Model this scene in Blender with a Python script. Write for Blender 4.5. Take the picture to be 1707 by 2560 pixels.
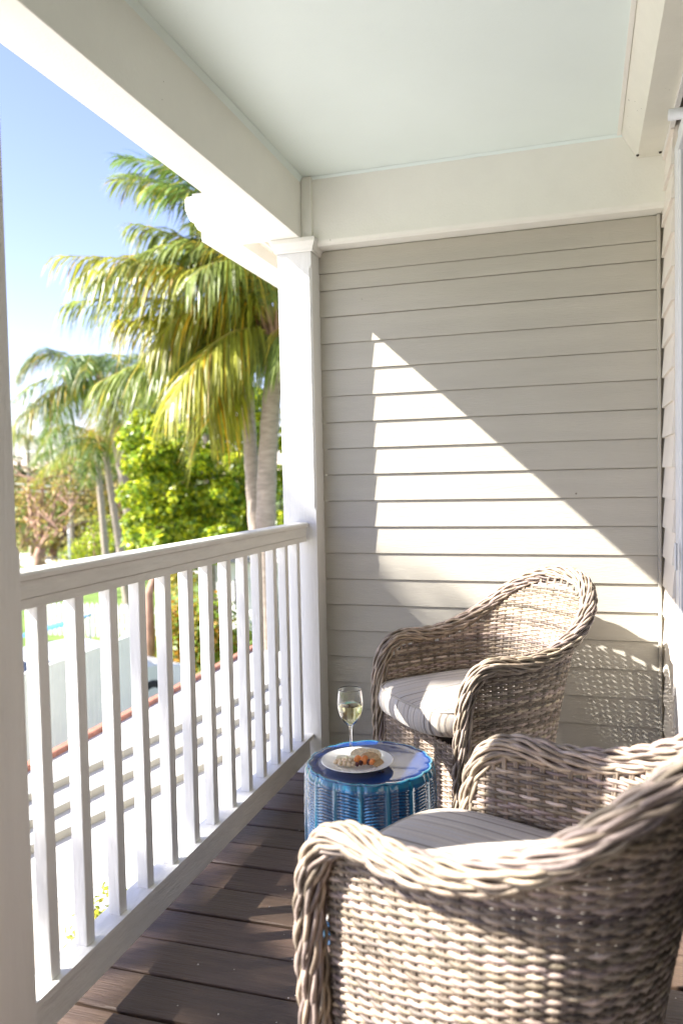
import bpy, math, random
import numpy as np
from mathutils import Vector, Matrix
PI=math.pi
rng=random.Random(7); nr=np.random.RandomState(11)
for o in list(bpy.data.objects): bpy.data.objects.remove(o)
S=bpy.context.scene; COL=S.collection

# ---------------------------------------------------------------- camera
CZ=1.2494; YAW,PITCH,ROLL=.2973,-.0415,-.0208; FPX=1957.8
cy_,sy_,cp_,sp_=math.cos(YAW),math.sin(YAW),math.cos(PITCH),math.sin(PITCH)
Fv=np.array([-sy_*cp_,cy_*cp_,sp_]); Rv=np.array([cy_,sy_,0.]); Uv=np.cross(Rv,Fv)
Rv,Uv=Rv*math.cos(ROLL)+Uv*math.sin(ROLL),-Rv*math.sin(ROLL)+Uv*math.cos(ROLL)
cam=bpy.data.cameras.new('camera'); co=bpy.data.objects.new('camera',cam); COL.objects.link(co)
M=Matrix(((Rv[0],Uv[0],-Fv[0],0),(Rv[1],Uv[1],-Fv[1],0),(Rv[2],Uv[2],-Fv[2],CZ),(0,0,0,1)))
co.matrix_world=M
cam.sensor_fit='VERTICAL'; cam.sensor_height=36; cam.sensor_width=24; cam.lens=36*FPX/2560
cam.clip_start=.05; cam.clip_end=1500
cam.dof.use_dof=True; cam.dof.focus_distance=2.35; cam.dof.aperture_fstop=2.6
S.camera=co
# ---------------------------------------------------------------- light
SUN_TO=Vector((-1,-.44,.939)).normalized()
w=bpy.data.worlds.new('World'); S.world=w; w.use_nodes=True
nt=w.node_tree; bg=nt.nodes['Background']
sk=nt.nodes.new('ShaderNodeTexSky'); sk.sky_type='NISHITA'; sk.sun_disc=False
sk.sun_elevation=math.asin(SUN_TO.z); sk.sun_rotation=math.atan2(SUN_TO.x,SUN_TO.y)
sk.air_density=1.0; sk.dust_density=.25; sk.ozone_density=2.6; sk.altitude=0
sm=nt.nodes.new('ShaderNodeMix'); sm.data_type='RGBA'; sm.blend_type='MULTIPLY'; sm.inputs[0].default_value=1; sm.inputs[7].default_value=(1.16,.93,1.04,1)
nt.links.new(sk.outputs[0],sm.inputs[6]); nt.links.new(sm.outputs[2],bg.inputs[0]); bg.inputs[1].default_value=.09
sl=bpy.data.lights.new('sun','SUN'); sl.energy=5; sl.angle=math.radians(.53); sl.color=(1,.955,.885)
so=bpy.data.objects.new('sun',sl); COL.objects.link(so); so.rotation_euler=SUN_TO.to_track_quat('Z','Y').to_euler()
so.location=(-20,-9,20)
S.view_settings.view_transform='Standard'; S.view_settings.look='None'; S.view_settings.gamma=1
S.view_settings.use_curve_mapping=False; S.view_settings.exposure=1.90
S.cycles.max_bounces=10; S.cycles.diffuse_bounces=6; S.cycles.transmission_bounces=8; S.cycles.transparent_max_bounces=10
S.cycles.use_denoising=True

def at(px,py,d):
    r=Fv*FPX+Rv*(px-853.5)-Uv*(py-1280); r=r/(r@Fv); return np.array([0,0,CZ])+r*d

# ---------------------------------------------------------------- materials
def mat(name,col,rough=.6,spec=.5,var=0.0,vscale=8,bump=0.0,bscale=60,stretch=None,metal=0,coat=0,trans=0,tone=False,dirt=None,sub=0):
    m=bpy.data.materials.new(name); m.use_nodes=True; n=m.node_tree; N=n.nodes; L=n.links; b=N['Principled BSDF']
    b.inputs['Roughness'].default_value=rough; b.inputs['Specular IOR Level'].default_value=spec
    b.inputs['Metallic'].default_value=metal; b.inputs['Coat Weight'].default_value=coat
    if sub: b.inputs['Subsurface Weight'].default_value=sub; b.inputs['Subsurface Radius'].default_value=(.01,.006,.004)
    tc=N.new('ShaderNodeTexCoord'); mp=N.new('ShaderNodeMapping'); L.new(tc.outputs['Object'],mp.inputs[0])
    if stretch: mp.inputs['Scale'].default_value=stretch
    last=None
    rgb=N.new('ShaderNodeRGB'); rgb.outputs[0].default_value=(*col,1); last=rgb.outputs[0]
    if var:
        nz=N.new('ShaderNodeTexNoise'); nz.inputs['Scale'].default_value=vscale; nz.inputs['Detail'].default_value=6; nz.inputs['Roughness'].default_value=.6
        L.new(mp.outputs[0],nz.inputs[0]); mr=N.new('ShaderNodeMapRange'); mr.inputs[1].default_value=.3; mr.inputs[2].default_value=.7
        mr.inputs[3].default_value=1-var; mr.inputs[4].default_value=1+var; L.new(nz.outputs[0],mr.inputs[0])
        mx=N.new('ShaderNodeMix'); mx.data_type='RGBA'; mx.blend_type='MULTIPLY'; mx.inputs[0].default_value=1
        L.new(last,mx.inputs[6]); L.new(mr.outputs[0],mx.inputs[7]); last=mx.outputs[2]
    if tone:
        at_=N.new('ShaderNodeAttribute'); at_.attribute_name='tone'
        mx=N.new('ShaderNodeMix'); mx.data_type='RGBA'; mx.blend_type='MULTIPLY'; mx.inputs[0].default_value=1
        L.new(last,mx.inputs[6]); L.new(at_.outputs['Color'],mx.inputs[7]); last=mx.outputs[2]
    if dirt:
        # small dark specks: (scale, threshold, colour)
        vo=N.new('ShaderNodeTexVoronoi'); vo.inputs['Scale'].default_value=dirt[0]; L.new(tc.outputs['Object'],vo.inputs[0])
        n2=N.new('ShaderNodeTexNoise'); n2.inputs['Scale'].default_value=dirt[0]*.12; L.new(tc.outputs['Object'],n2.inputs[0])
        md=N.new('ShaderNodeMath'); md.operation='MULTIPLY_ADD'; L.new(n2.outputs[0],md.inputs[0]); md.inputs[1].default_value=dirt[1]*4; md.inputs[2].default_value=-dirt[1]*1.95
        lt=N.new('ShaderNodeMath'); lt.operation='LESS_THAN'; L.new(vo.outputs['Distance'],lt.inputs[0]); L.new(md.outputs[0],lt.inputs[1])
        mx=N.new('ShaderNodeMix'); mx.data_type='RGBA'; L.new(lt.outputs[0],mx.inputs[0]); L.new(last,mx.inputs[6]); mx.inputs[7].default_value=(*dirt[2],1); last=mx.outputs[2]
    L.new(last,b.inputs['Base Color'])
    if bump:
        nz=N.new('ShaderNodeTexNoise'); nz.inputs['Scale'].default_value=bscale; nz.inputs['Detail'].default_value=5; L.new(mp.outputs[0],nz.inputs[0])
        bp=N.new('ShaderNodeBump'); bp.inputs['Strength'].default_value=bump; bp.inputs['Distance'].default_value=.004
        L.new(nz.outputs[0],bp.inputs['Height']); L.new(bp.outputs[0],b.inputs['Normal'])
    if trans:
        tr=N.new('ShaderNodeBsdfTranslucent'); L.new(last,tr.inputs[0]); ms=N.new('ShaderNodeMixShader'); ms.inputs[0].default_value=trans
        L.new(b.outputs[0],ms.inputs[1]); L.new(tr.outputs[0],ms.inputs[2]); L.new(ms.outputs[0],N['Material Output'].inputs[0])
    return m
MW=mat('white_paint',(.80,.785,.74),.5,var=.04,vscale=5,bump=.25,bscale=90,dirt=(26,.028,(.45,.4,.33)))
MWP=mat('weathered_white_paint',(.78,.765,.72),.5,var=.06,vscale=14,bump=.6,bscale=45,stretch=(3,.6,3),dirt=(55,.07,(.36,.32,.27)))
MWs=mat('column_paint',(.80,.79,.76),.45,var=.03,vscale=6,bump=.5,bscale=40,stretch=(3,3,.4))
MWB=mat('beam_paint',(.84,.825,.75),.55,var=.04,vscale=3,bump=.25,bscale=120,dirt=(9,.035,(.4,.36,.28)))
MBX=mat('speckled_box_paint',(.72,.70,.60),.5,var=.04,vscale=8,bump=.2,bscale=100,dirt=(38,.12,(.12,.11,.07)))
MCE=mat('pale_aqua_ceiling',(.79,.88,.835),.45,var=.02,vscale=2,bump=.15,bscale=120)
MSI=mat('greige_siding_paint',(.49,.46,.395),.55,var=.05,vscale=3.5,bump=.35,bscale=60,stretch=(.5,3,5),dirt=(9,.045,(.2,.17,.13)))
MSR=mat('cream_siding_paint',(.80,.74,.66),.5,var=.05,vscale=6,bump=.3,bscale=80)
MDK=mat('brown_deck_stain',(.086,.055,.038),.5,spec=.45,var=.28,vscale=9,bump=.8,bscale=40,stretch=(.35,5,5),tone=True,dirt=(14,.05,(.02,.015,.012)))
MUN=mat('dark_joist_wood',(.03,.024,.02),.9)
MCA=mat('dark_gap',(.05,.04,.03),.9)
def tmat(name,col,**k): return mat(name,col,tone=True,**k)
MWK=tmat('rattan_cane',(.42,.345,.285),rough=.5,spec=.4,var=.4,vscale=26,bump=.3,bscale=200)
MCO=mat('rattan_core',(.10,.07,.05),.9)
def striped():
    m=bpy.data.materials.new('striped_cushion_fabric'); m.use_nodes=True; N=m.node_tree.nodes; L=m.node_tree.links; b=N['Principled BSDF']
    b.inputs['Roughness'].default_value=.9; b.inputs['Specular IOR Level'].default_value=.15; b.inputs['Sheen Weight'].default_value=.2
    tc=N.new('ShaderNodeTexCoord'); sx=N.new('ShaderNodeSeparateXYZ'); L.new(tc.outputs['Object'],sx.inputs[0])
    nz=N.new('ShaderNodeTexNoise'); nz.noise_dimensions='1D'; nz.inputs['Scale'].default_value=85; nz.inputs['Detail'].default_value=3
    L.new(sx.outputs[0],nz.inputs['W'])
    cr=N.new('ShaderNodeValToRGB'); cr.color_ramp.interpolation='LINEAR'; e=cr.color_ramp.elements
    e[0].position=.30; e[0].color=(.20,.17,.14,1); e[1].position=.72; e[1].color=(.66,.60,.51,1)
    for p,c in ((.40,(.30,.27,.24,1)),(.45,(.54,.47,.39,1)),(.50,(.46,.45,.45,1)),(.55,(.58,.51,.42,1)),(.60,(.38,.35,.31,1)),(.65,(.60,.54,.46,1))):
        q=e.new(p); q.color=c
    L.new(nz.outputs[0],cr.inputs[0])
    n2=N.new('ShaderNodeTexNoise'); n2.inputs['Scale'].default_value=500; L.new(tc.outputs['Object'],n2.inputs[0])
    mx=N.new('ShaderNodeMix'); mx.data_type='RGBA'; mx.blend_type='OVERLAY'; mx.inputs[0].default_value=.35
    L.new(cr.outputs[0],mx.inputs[6]); L.new(n2.outputs[0],mx.inputs[7]); L.new(mx.outputs[2],b.inputs['Base Color'])
    bp=N.new('ShaderNodeBump'); bp.inputs['Strength'].default_value=.35; bp.inputs['Distance'].default_value=.002; L.new(n2.outputs[0],bp.inputs['Height']); L.new(bp.outputs[0],b.inputs['Normal'])
    return m
MCU=striped()
MPI=mat('cushion_piping_fabric',(.42,.38,.33),.9)
MGZ=tmat('blue_ceramic_glaze',(1,1,1),rough=.08,spec=.6,coat=1,var=.12,vscale=12)
MPL=mat('white_porcelain',(.82,.81,.78),.12,spec=.6,coat=.5)
MCK=mat('cracker_crust',(.72,.58,.38),.8,var=.3,vscale=150,bump=.8,bscale=250,sub=.2)
MCT=mat('toasted_cracker',(.46,.29,.14),.8,var=.3,vscale=120,bump=.8,bscale=250)
MNU=mat('roasted_nut',(.60,.46,.30),.5,var=.25,vscale=90,sub=.2)
MCH=mat('pale_cheese',(.82,.76,.55),.45,sub=.4,var=.06,vscale=40)
MOR=mat('orange_dried_fruit',(.80,.27,.07),.3,spec=.6,sub=.3,var=.2,vscale=60)
MDF=mat('dark_dried_fruit',(.07,.018,.012),.4,var=.3,vscale=60)
def glassm(name,col,ior,rough=0):
    m=bpy.data.materials.new(name); m.use_nodes=True; b=m.node_tree.nodes['Principled BSDF']
    b.inputs['Base Color'].default_value=(*col,1); b.inputs['Transmission Weight'].default_value=1; b.inputs['IOR'].default_value=ior; b.inputs['Roughness'].default_value=rough
    return m
MGL=glassm('clear_glass',(.99,1,.99),1.47); MWI=glassm('white_wine',(.93,.88,.50),1.34)
MDG=mat('dark_door_glass',(.012,.014,.016),.05,spec=.7); MAL=mat('white_door_frame',(.72,.73,.75),.35); MBR=mat('dark_bronze_metal',(.045,.03,.026),.4,metal=.3)
MFR=tmat('palm_leaflet',(.22,.275,.06),rough=.4,spec=.5,trans=.4,var=.25,vscale=3)
MRA=mat('palm_midrib',(.42,.34,.06),.5,var=.2,vscale=5)
MTR=mat('grey_palm_bark',(.33,.27,.22),.85,var=.3,vscale=6,bump=1,bscale=10,stretch=(1,1,5))
MHU=mat('palm_fibre_husk',(.34,.20,.11),.9,var=.4,vscale=9,bump=1,bscale=20)
MLB=tmat('bright_leaf',(.33,.43,.03),rough=.35,spec=.5,trans=.4)
MLD=tmat('dull_leaf',(.15,.16,.05),rough=.6,trans=.3)
MLY=tmat('yellow_leaf',(.36,.30,.035),rough=.5,trans=.35)
MLR=tmat('reddish_leaf',(.34,.28,.10),rough=.6,trans=.3)
MBK=mat('reddish_bark',(.34,.20,.14),.8,var=.3,vscale=5)
MGR=mat('lawn_grass',(.12,.19,.03),.9,var=.35,vscale=1.2,bump=.6,bscale=30)
MRD=mat('pale_concrete',(.62,.60,.57),.85,var=.1,vscale=1.5)
MPT=mat('white_terrace_paint',(.54,.53,.51),.6,var=.03,vscale=2)
MRS=mat('riser_shade_tone',(.36,.34,.28),.6,var=.05,vscale=4)  # tan stands in for the shade on the curb risers
MTC=mat('orange_brick',(.34,.15,.10),.8,var=.25,vscale=12)
MFE=mat('white_fence_paint',(.80,.79,.77),.5,var=.04,vscale=3)
MAS=mat('asphalt',(.05,.05,.052),.9,var=.2,vscale=3)
MCP=mat('silver_car_paint',(.6,.62,.65),.25,coat=.6); MTY=mat('tyre_rubber',(.02,.02,.02),.8); MBL=mat('blue_canvas',(.05,.20,.45),.7)
MGC=mat('dark_green_box',(.02,.035,.03),.5); MMU=mat('brown_mulch',(.09,.05,.035),.95,var=.4,vscale=20)
MSH=mat('grey_roof_shingle',(.3,.29,.28),.9,var=.2,vscale=20)

# ---------------------------------------------------------------- mesh helpers
class MB:
    def __init__(s): s.v=[];s.f=[];s.t=[];s.n=0
    def add(s,v,f,tone=(1,1,1)):
        v=np.asarray(v,float); s.v.append(v); f=np.asarray(f,dtype=object) if not isinstance(f,np.ndarray) else f
        s.f.append((f,s.n)); s.n+=len(v)
        t=np.asarray(tone,float)
        if t.ndim==1: t=np.tile(t,(len(v),1))
        s.t.append(t); return s
    def box(s,x0,x1,y0,y1,z0,z1,tone=(1,1,1)):
        v=[(x,y,z) for x in (x0,x1) for y in (y0,y1) for z in (z0,z1)]
        return s.add(v,[(0,1,3,2),(4,6,7,5),(0,4,5,1),(2,3,7,6),(0,2,6,4),(1,5,7,3)],tone)
    def tube(s,P,r,sides=6,ref=None,tone=(1,1,1),cap=True,flat=1.0,closed=False):
        P=np.asarray(P,float);n=len(P); r=np.broadcast_to(np.asarray(r,float),(n,))
        T=(np.roll(P,-1,0)-np.roll(P,1,0)) if closed else np.gradient(P,axis=0)
        T/=np.linalg.norm(T,axis=1)[:,None]+1e-12
        if ref is None:
            ref=np.array([0,0,1.]) if abs(T[:,2]).mean()<.8 else np.array([0,1.,0])
        ref=np.broadcast_to(np.asarray(ref,float),(n,3))
        A=np.cross(T,ref);A/=np.linalg.norm(A,axis=1)[:,None]+1e-12;B=np.cross(A,T)
        a=np.arange(sides)*2*PI/sides
        V=P[:,None,:]+r[:,None,None]*(A[:,None,:]*np.cos(a)[None,:,None]*flat+B[:,None,:]*np.sin(a)[None,:,None])
        V=V.reshape(-1,3)
        m=n if closed else n-1
        i=np.arange(m)[:,None];j=np.arange(sides)[None,:];i2=(i+1)%n;j2=(j+1)%sides
        F=np.stack([i*sides+j,i*sides+j2,i2*sides+j2,i2*sides+j],-1).reshape(-1,4)
        t=np.asarray(tone,float)
        if t.ndim==2: t=np.repeat(t,sides,0)
        s.add(V,F,t)
        if cap and not closed:
            s.f.append(([tuple(range(sides-1,-1,-1)),tuple((n-1)*sides+k for k in range(sides))],s.n-len(V)))
        return s
    def lathe(s,prof,seg=32,c=(0,0,0),tone=(1,1,1)):
        prof=np.asarray(prof,float);n=len(prof);a=np.arange(seg)*2*PI/seg
        V=np.stack([c[0]+prof[:,0][:,None]*np.cos(a),c[1]+prof[:,0][:,None]*np.sin(a),c[2]+np.repeat(prof[:,1][:,None],seg,1)],-1).reshape(-1,3)
        i=np.arange(n-1)[:,None];j=np.arange(seg)[None,:];j2=(j+1)%seg
        F=np.stack([i*seg+j,i*seg+j2,(i+1)*seg+j2,(i+1)*seg+j],-1).reshape(-1,4)
        return s.add(V,F,tone)
    def grid(s,G,tone=(1,1,1),wrap=False):
        G=np.asarray(G,float);n,m=G.shape[:2]
        i=np.arange(n-1)[:,None];j=np.arange(m if wrap else m-1)[None,:];j2=(j+1)%m
        F=np.stack([i*m+j,i*m+j2,(i+1)*m+j2,(i+1)*m+j],-1).reshape(-1,4)
        t=np.asarray(tone,float)
        return s.add(G.reshape(-1,3),F,t.reshape(-1,3) if t.ndim==3 else t)
    def mesh(s,name,m,smooth=False,tone=False):
        V=np.concatenate(s.v); quads=[];others=[]
        for f,off in s.f:
            if isinstance(f,np.ndarray) and f.dtype!=object: quads.append(f.astype(np.int64)+off)
            else:
                for q in f: others.append([int(k)+off for k in q])
        me=bpy.data.meshes.new(name)
        nq=sum(len(q) for q in quads)
        loops=[];starts=[];tot=0
        if quads:
            for q in quads:
                k=q.shape[1]; loops.append(q.ravel()); starts.append(tot+np.arange(len(q))*k); tot+=q.size
        for q in others: loops.append(np.array(q)); starts.append(np.array([tot])); tot+=len(q)
        loops=np.concatenate(loops).astype(np.int32); starts=np.concatenate(starts).astype(np.int32)
        me.vertices.add(len(V)); me.vertices.foreach_set('co',V.ravel().astype(np.float32))
        me.loops.add(len(loops)); me.loops.foreach_set('vertex_index',loops)
        me.polygons.add(len(starts)); me.polygons.foreach_set('loop_start',starts)
        if tone:
            T=np.concatenate(s.t); a=me.color_attributes.new('tone','FLOAT_COLOR','POINT')
            a.data.foreach_set('color',np.concatenate([T,np.ones((len(T),1))],1).ravel().astype(np.float32))
        me.update(calc_edges=True); me.validate()
        me.polygons.foreach_set('use_smooth',np.full(len(me.polygons),bool(smooth)))
        me.materials.append(m); return me
    def obj(s,name,m,parent=None,smooth=False,tone=False,bevel=0,kind=None,loc=None):
        o=bpy.data.objects.new(name,s.mesh(name,m,smooth,tone)); COL.objects.link(o)
        if parent: o.parent=parent
        if loc is not None: o.location=loc
        if bevel:
            b=o.modifiers.new('bevel','BEVEL'); b.width=bevel; b.segments=2; b.limit_method='ANGLE'; b.angle_limit=math.radians(40)
        if kind: o['kind']=kind
        return o
def thing(name,label,cat,loc=(0,0,0),rz=0,group=None):
    o=bpy.data.objects.new(name,None); COL.objects.link(o); o.location=loc; o.rotation_euler=(0,0,rz); o.empty_display_size=.1
    tag(o,label,cat,group); return o
def tag(o,label,cat,group=None):
    o['label']=label; o['category']=cat
    if group: o['group']=group
    return o
def dup(root,loc,rz,label=None,group=None):
    r=root.copy(); COL.objects.link(r); r.location=loc; r.rotation_euler=(0,0,rz)
    if label: r['label']=label
    if group: r['group']=group
    for ch in list(root.children):
        c=ch.copy(); COL.objects.link(c); c.parent=r
        for g in list(ch.children):
            d=g.copy(); COL.objects.link(d); d.parent=c
    return r
def B(x0,x1,y0,y1,z0,z1,name,m,parent=None,bevel=0,**k):
    return MB().box(x0,x1,y0,y1,z0,z1).obj(name,m,parent,bevel=bevel,**k)
def crom(P,n):
    P=np.asarray(P,float); Q=np.vstack([2*P[0]-P[1],P,2*P[-1]-P[-2]]); out=[]
    for i in range(len(P)-1):
        t=np.linspace(0,1,n,endpoint=False)[:,None]; a,b,c,d=Q[i:i+4]
        out.append(.5*((2*b)+(-a+c)*t+(2*a-5*b+4*c-d)*t*t+(-a+3*b-3*c+d)*t**3))
    return np.vstack(out+[P[-1:]])

# ================================================================ PORCH STRUCTURE
XCF,XCL,YCF,YW=-1.064,-1.211,3.113,3.222
ZBB,ZCE,XBI,XBO=2.2527,2.505,-1.104,-1.2506
XR=.290
# ---- deck boards
deck=bpy.data.objects.new('deck',None); COL.objects.link(deck); deck['kind']='structure'
for k in range(-3,30):
    y1=2.8725-.145*k-.0045; y0=y1-.136
    dz=nr.uniform(-.0035,.0005)
    tn=nr.uniform(.82,1.18)
    b=MB().box(-1.27,1.3,y0,y1,-.034,dz,(tn,tn*nr.uniform(.96,1.04),tn*nr.uniform(.94,1.06))).obj('plank',MDK,deck,tone=True,bevel=.004)
    nl=MB()
    for x in (-.62,-.58,.02,.06):
        if k>0: nl.lathe([(0,dz+.0006),(.0035,dz+.0006),(.004,dz-.001)],8,(x+nr.uniform(-.005,.005),(y0+y1)/2+(.035 if x in(-.62,.02) else -.035),0))
    if k>0: nl.obj('nail_head',MCA,b)
B(-1.26,1.3,-1.5,3.3,-.22,-.06,'joist_bed',MUN,deck)
nw=thing('sky_blocking_wall','added greige siding wall behind the camera, unseen, blocking sky light from the porch','wall')  # unseen wall, added to cut sky light coming in behind the camera
B(-1.05,.6,-1.55,-1.42,-.05,2.5,'wall_core',MSI,nw)
for _k in range(22): B(-1.06,.36,-1.42,-1.411,.02+.1122*_k,.128+.1122*_k,'plank',MSI,nw)
B(-1.29,-1.272,-.8,3.3,-.26,-.01,'rim_board',MW,deck)
cr0=MB()
for _ in range(70):
    x=nr.uniform(-1.05,.25); y=nr.uniform(.9,3.0); r=nr.uniform(.0012,.003); c_=nr.uniform(.6,1.6)
    ell_=np.array([[x+r*math.cos(a)*nr.uniform(.6,1.2),y+r*math.sin(a)*nr.uniform(.6,1.2),.0022] for a in np.linspace(0,2*PI,6,endpoint=False)]); cr0.add(np.vstack([ell_,[[x,y,.0022+r]]]),[(0,1,6),(1,2,6),(2,3,6),(3,4,6),(4,5,6),(5,0,6)],(c_,c_,c_))
cr0.obj('debris',MSR,deck,kind='stuff')
# ---- end wall with lap siding
ew=thing('end_wall','greige lap siding end wall of the porch, crossed by a diagonal sunlit patch','wall')
B(-1.05,.42,3.232,3.34,-.05,2.55,'wall_core',MSI,ew)
zl=[1.045+.1122*k for k in range(-9,10)]+[2.127]
zl=[z for z in zl]
for i,z in enumerate(zl):
    zt=zl[i+1] if i+1<len(zl) else 2.2215
    a,b_=.0095,.0035
    j=nr.uniform(-.0006,.0006)
    x0,x1=-1.066,.279
    z=z+.0008; v=[(x0,YW-a+.004,z+j),(x1,YW-a+.004,z+j),(x1,YW+.004-b_+.0,zt-.0012),(x0,YW+.004-b_,zt-.0012),(x0,YW+.012,z+j),(x1,YW+.012,z+j),(x1,YW+.012,zt-.0012),(x0,YW+.012,zt-.0012)]
    MB().add(v,[(0,1,2,3),(5,4,7,6),(1,0,4,5),(3,2,6,7),(0,3,7,4),(2,1,5,6)]).obj('plank',MSI,ew,bevel=.0008)
B(.279,.291,YW-.018,YW+.02,-.01,2.2215,'corner_trim',MSI,ew,bevel=.002)
# ---- right wall
rw=thing('side_wall','cream side wall of narrow lap siding beside the dark sliding door','wall')
B(.312,.43,2.86,3.34,-.05,2.55,'wall_core',MSR,rw)
for i,z in enumerate([1.045+.1122*k for k in range(-10,13)]):
    v=[(.293,2.872,z),(.293,3.203,z),(.303,3.203,z+.114),(.303,2.872,z+.114),(.314,2.872,z),(.314,3.203,z),(.314,3.203,z+.114),(.314,2.872,z+.114)]
    MB().add(v,[(0,3,2,1),(5,6,7,4),(0,1,5,4),(3,7,6,2),(0,4,7,3),(2,6,5,1)]).obj('plank',MSR,rw)
# ---- sliding door in the right wall (runs toward and past the camera)
sd=thing('sliding_door','dark glass sliding door in a pale frame at the right edge of the porch','door')
B(.3045,.33,2.775,2.871,-.005,2.33,'jamb',MAL,sd,bevel=.003)
B(.307,.345,2.735,2.773,.02,2.30,'stile',MAL,sd,bevel=.003)
B(.318,.326,-.7,2.735,.22,2.27,'pane',MDG,sd)
B(.297,.345,-.7,2.735,.02,.22,'bottom_rail',MAL,sd,bevel=.003)
B(.300,.345,-.7,2.735,2.27,2.33,'head',MAL,sd,bevel=.003)
B(.289,.297,2.742,2.765,.93,1.02,'handle',MAL,sd,bevel=.003)
B(.36,.5,-1.4,2.86,-.05,2.55,'interior_wall',MCA,sd)
hb=MB(); hb.tube([(.262,2.62,2.335),(.50,2.64,2.345)],.017,12); tag(hb.obj('track_roller',MAL,smooth=True),'short pale rounded bar jutting out at the door head under the boxed beam','bar')
# ---- end beam, ceiling, main beam, boxed beam
eb=MB()
prof=[(3.135,ZCE-.001),(3.135,2.243),(3.140,2.232),(3.150,2.2243),(3.24,2.2243),(3.24,ZCE-.001)]
v=[(x,y,z) for x in (XCF+.006,.40) for y,z in prof]; n=len(prof)
eb.add(v,[tuple(range(n)),tuple(range(2*n-1,n-1,-1))]+[(i,n+i,n+(i+1)%n,(i+1)%n) for i in range(n)])
tag(eb.obj('end_beam',MWB),'wide pale beam across the top of the end wall under the ceiling','beam')
cel=B(-1.24,.6,-1.45,3.3,ZCE,ZCE+.05,'ceiling',MCE,kind='structure')
B(-1.252,.7,-1.6,3.36,ZCE+.052,ZCE+.2,'roof_slab',MWB,kind='structure')
mb_=thing('main_beam','long white boxed beam running above the railing toward the corner column','beam')
B(XBO+.001,XBI,-1.45,YCF+.03,ZBB,ZCE+.05,'beam_casing',MWB,mb_,bevel=.003)
cr=MB(); cr.add([(XBI,-.9,ZCE-.022),(XBI+.012,-.9,ZCE-.001),(XBI,YCF-.001,ZCE-.022),(XBI+.012,YCF-.001,ZCE-.001),(XBI,-.9,ZCE-.001),(XBI,YCF-.001,ZCE-.001)],[(0,2,3,1),(0,1,4),(2,5,3)]); cr.obj('crown_trim',MCE,mb_)
c2=MB(); c2.add([(XCF+.006,3.1345,ZCE-.011),(.4,3.1345,ZCE-.011),(.4,3.125,ZCE-.001),(XCF+.006,3.125,ZCE-.001)],[(0,1,2,3)]); tag(c2.obj('ceiling_trim',MCE),'thin aqua trim strip between the ceiling and the end beam','trim')
bx=thing('boxed_duct','cream boxed casing with dark specks along the upper right of the ceiling','casing')
v=[]
for y in (-.9,3.134): v+=[(.150,y,ZCE-.001),(.206,y,2.409),(.297,y,2.409),(.33,y,ZCE-.001)]
n=4
MB().add(v,[tuple(range(n-1,-1,-1)),tuple(range(n,2*n))]+[(i,(i+1)%n,n+(i+1)%n,n+i) for i in range(n)]).obj('casing',MBX,bx)
B(.136,.150,-.9,3.134,ZCE-.006,ZCE-.001,'ceiling_strip',MWB,bx)
B(.290,.305,-.9,3.12,2.397,2.4085,'edge_strip',MW,bx)
for x in (.205,.282):
    MB().lathe([(0,2.403),(.0045,2.404),(.0055,2.4088)],10,(x,3.10,0)).obj('screw_head',MCA,bx)
fx=MB(); fx.box(.215,.262,1.42,1.90,2.335,2.352); fx.box(.235,.262,1.60,1.66,2.35,2.408); tag(fx.obj('hanging_bracket',MBR,bevel=.004),'dark bronze bracket blade under the boxed casing at the top right corner','bracket')
# ---- columns
def column(y0,label,full):
    t=thing('porch_column',label,'column',group=None)
    y1=y0+.147
    z0,z1=.0,ZBB-.052
    ch=.009; zc0,zc1=1.12,2.13
    # shaft with the inner corner chamfered between zc0 and zc1
    m=MB(); G=[]
    for z,c in ((z0,0.0005),(zc0,.0005),(zc0+.012,ch),(zc1,ch),(zc1+.012,.0005),(z1+.04,.0005)):
        G.append([(XCL,y0,z),(XCF-c,y0,z),(XCF,y0+c,z),(XCF,y1-c,z),(XCF-c,y1,z),(XCL,y1,z)])
    m.grid(np.array(G),wrap=True); m.obj('shaft',MWs,t)
    # capital: stepped moulding
    cp=MB(); prof=[(.004,z1-.004),(.010,z1),(.012,z1+.008),(.016,z1+.016),(.020,z1+.026),(.024,z1+.034),(.024,z1+.050),(.010,z1+.0515)]
    G=[[(XCL-e,y0-e,z),(XCF+e,y0-e,z),(XCF+e,y1+e,z),(XCL-e,y1+e,z)] for e,z in prof]
    cp.grid(np.array(G),wrap=True); cp.obj('capital',MW,t)
    bs=MB(); G=[[(XCL-e,y0-e,z),(XCF+e,y0-e,z),(XCF+e,y1+e,z),(XCL-e,y1+e,z)] for e,z in [(.012,0),(.012,.05),(.003,.062)]]
    bs.grid(np.array(G),wrap=True); bs.obj('base',MW,t)
    return t
cc=column(YCF,'white square corner column with a moulded capital, sunlit on its front face',True)
B(XBI+.0015,XCF+.004,YCF+.002,YCF+.03,ZBB+.001,ZCE-.001,'upper_post',MWB,cc,bevel=.002)
column(1.146,'white square post filling the left edge of the view, in shade',True)
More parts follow.
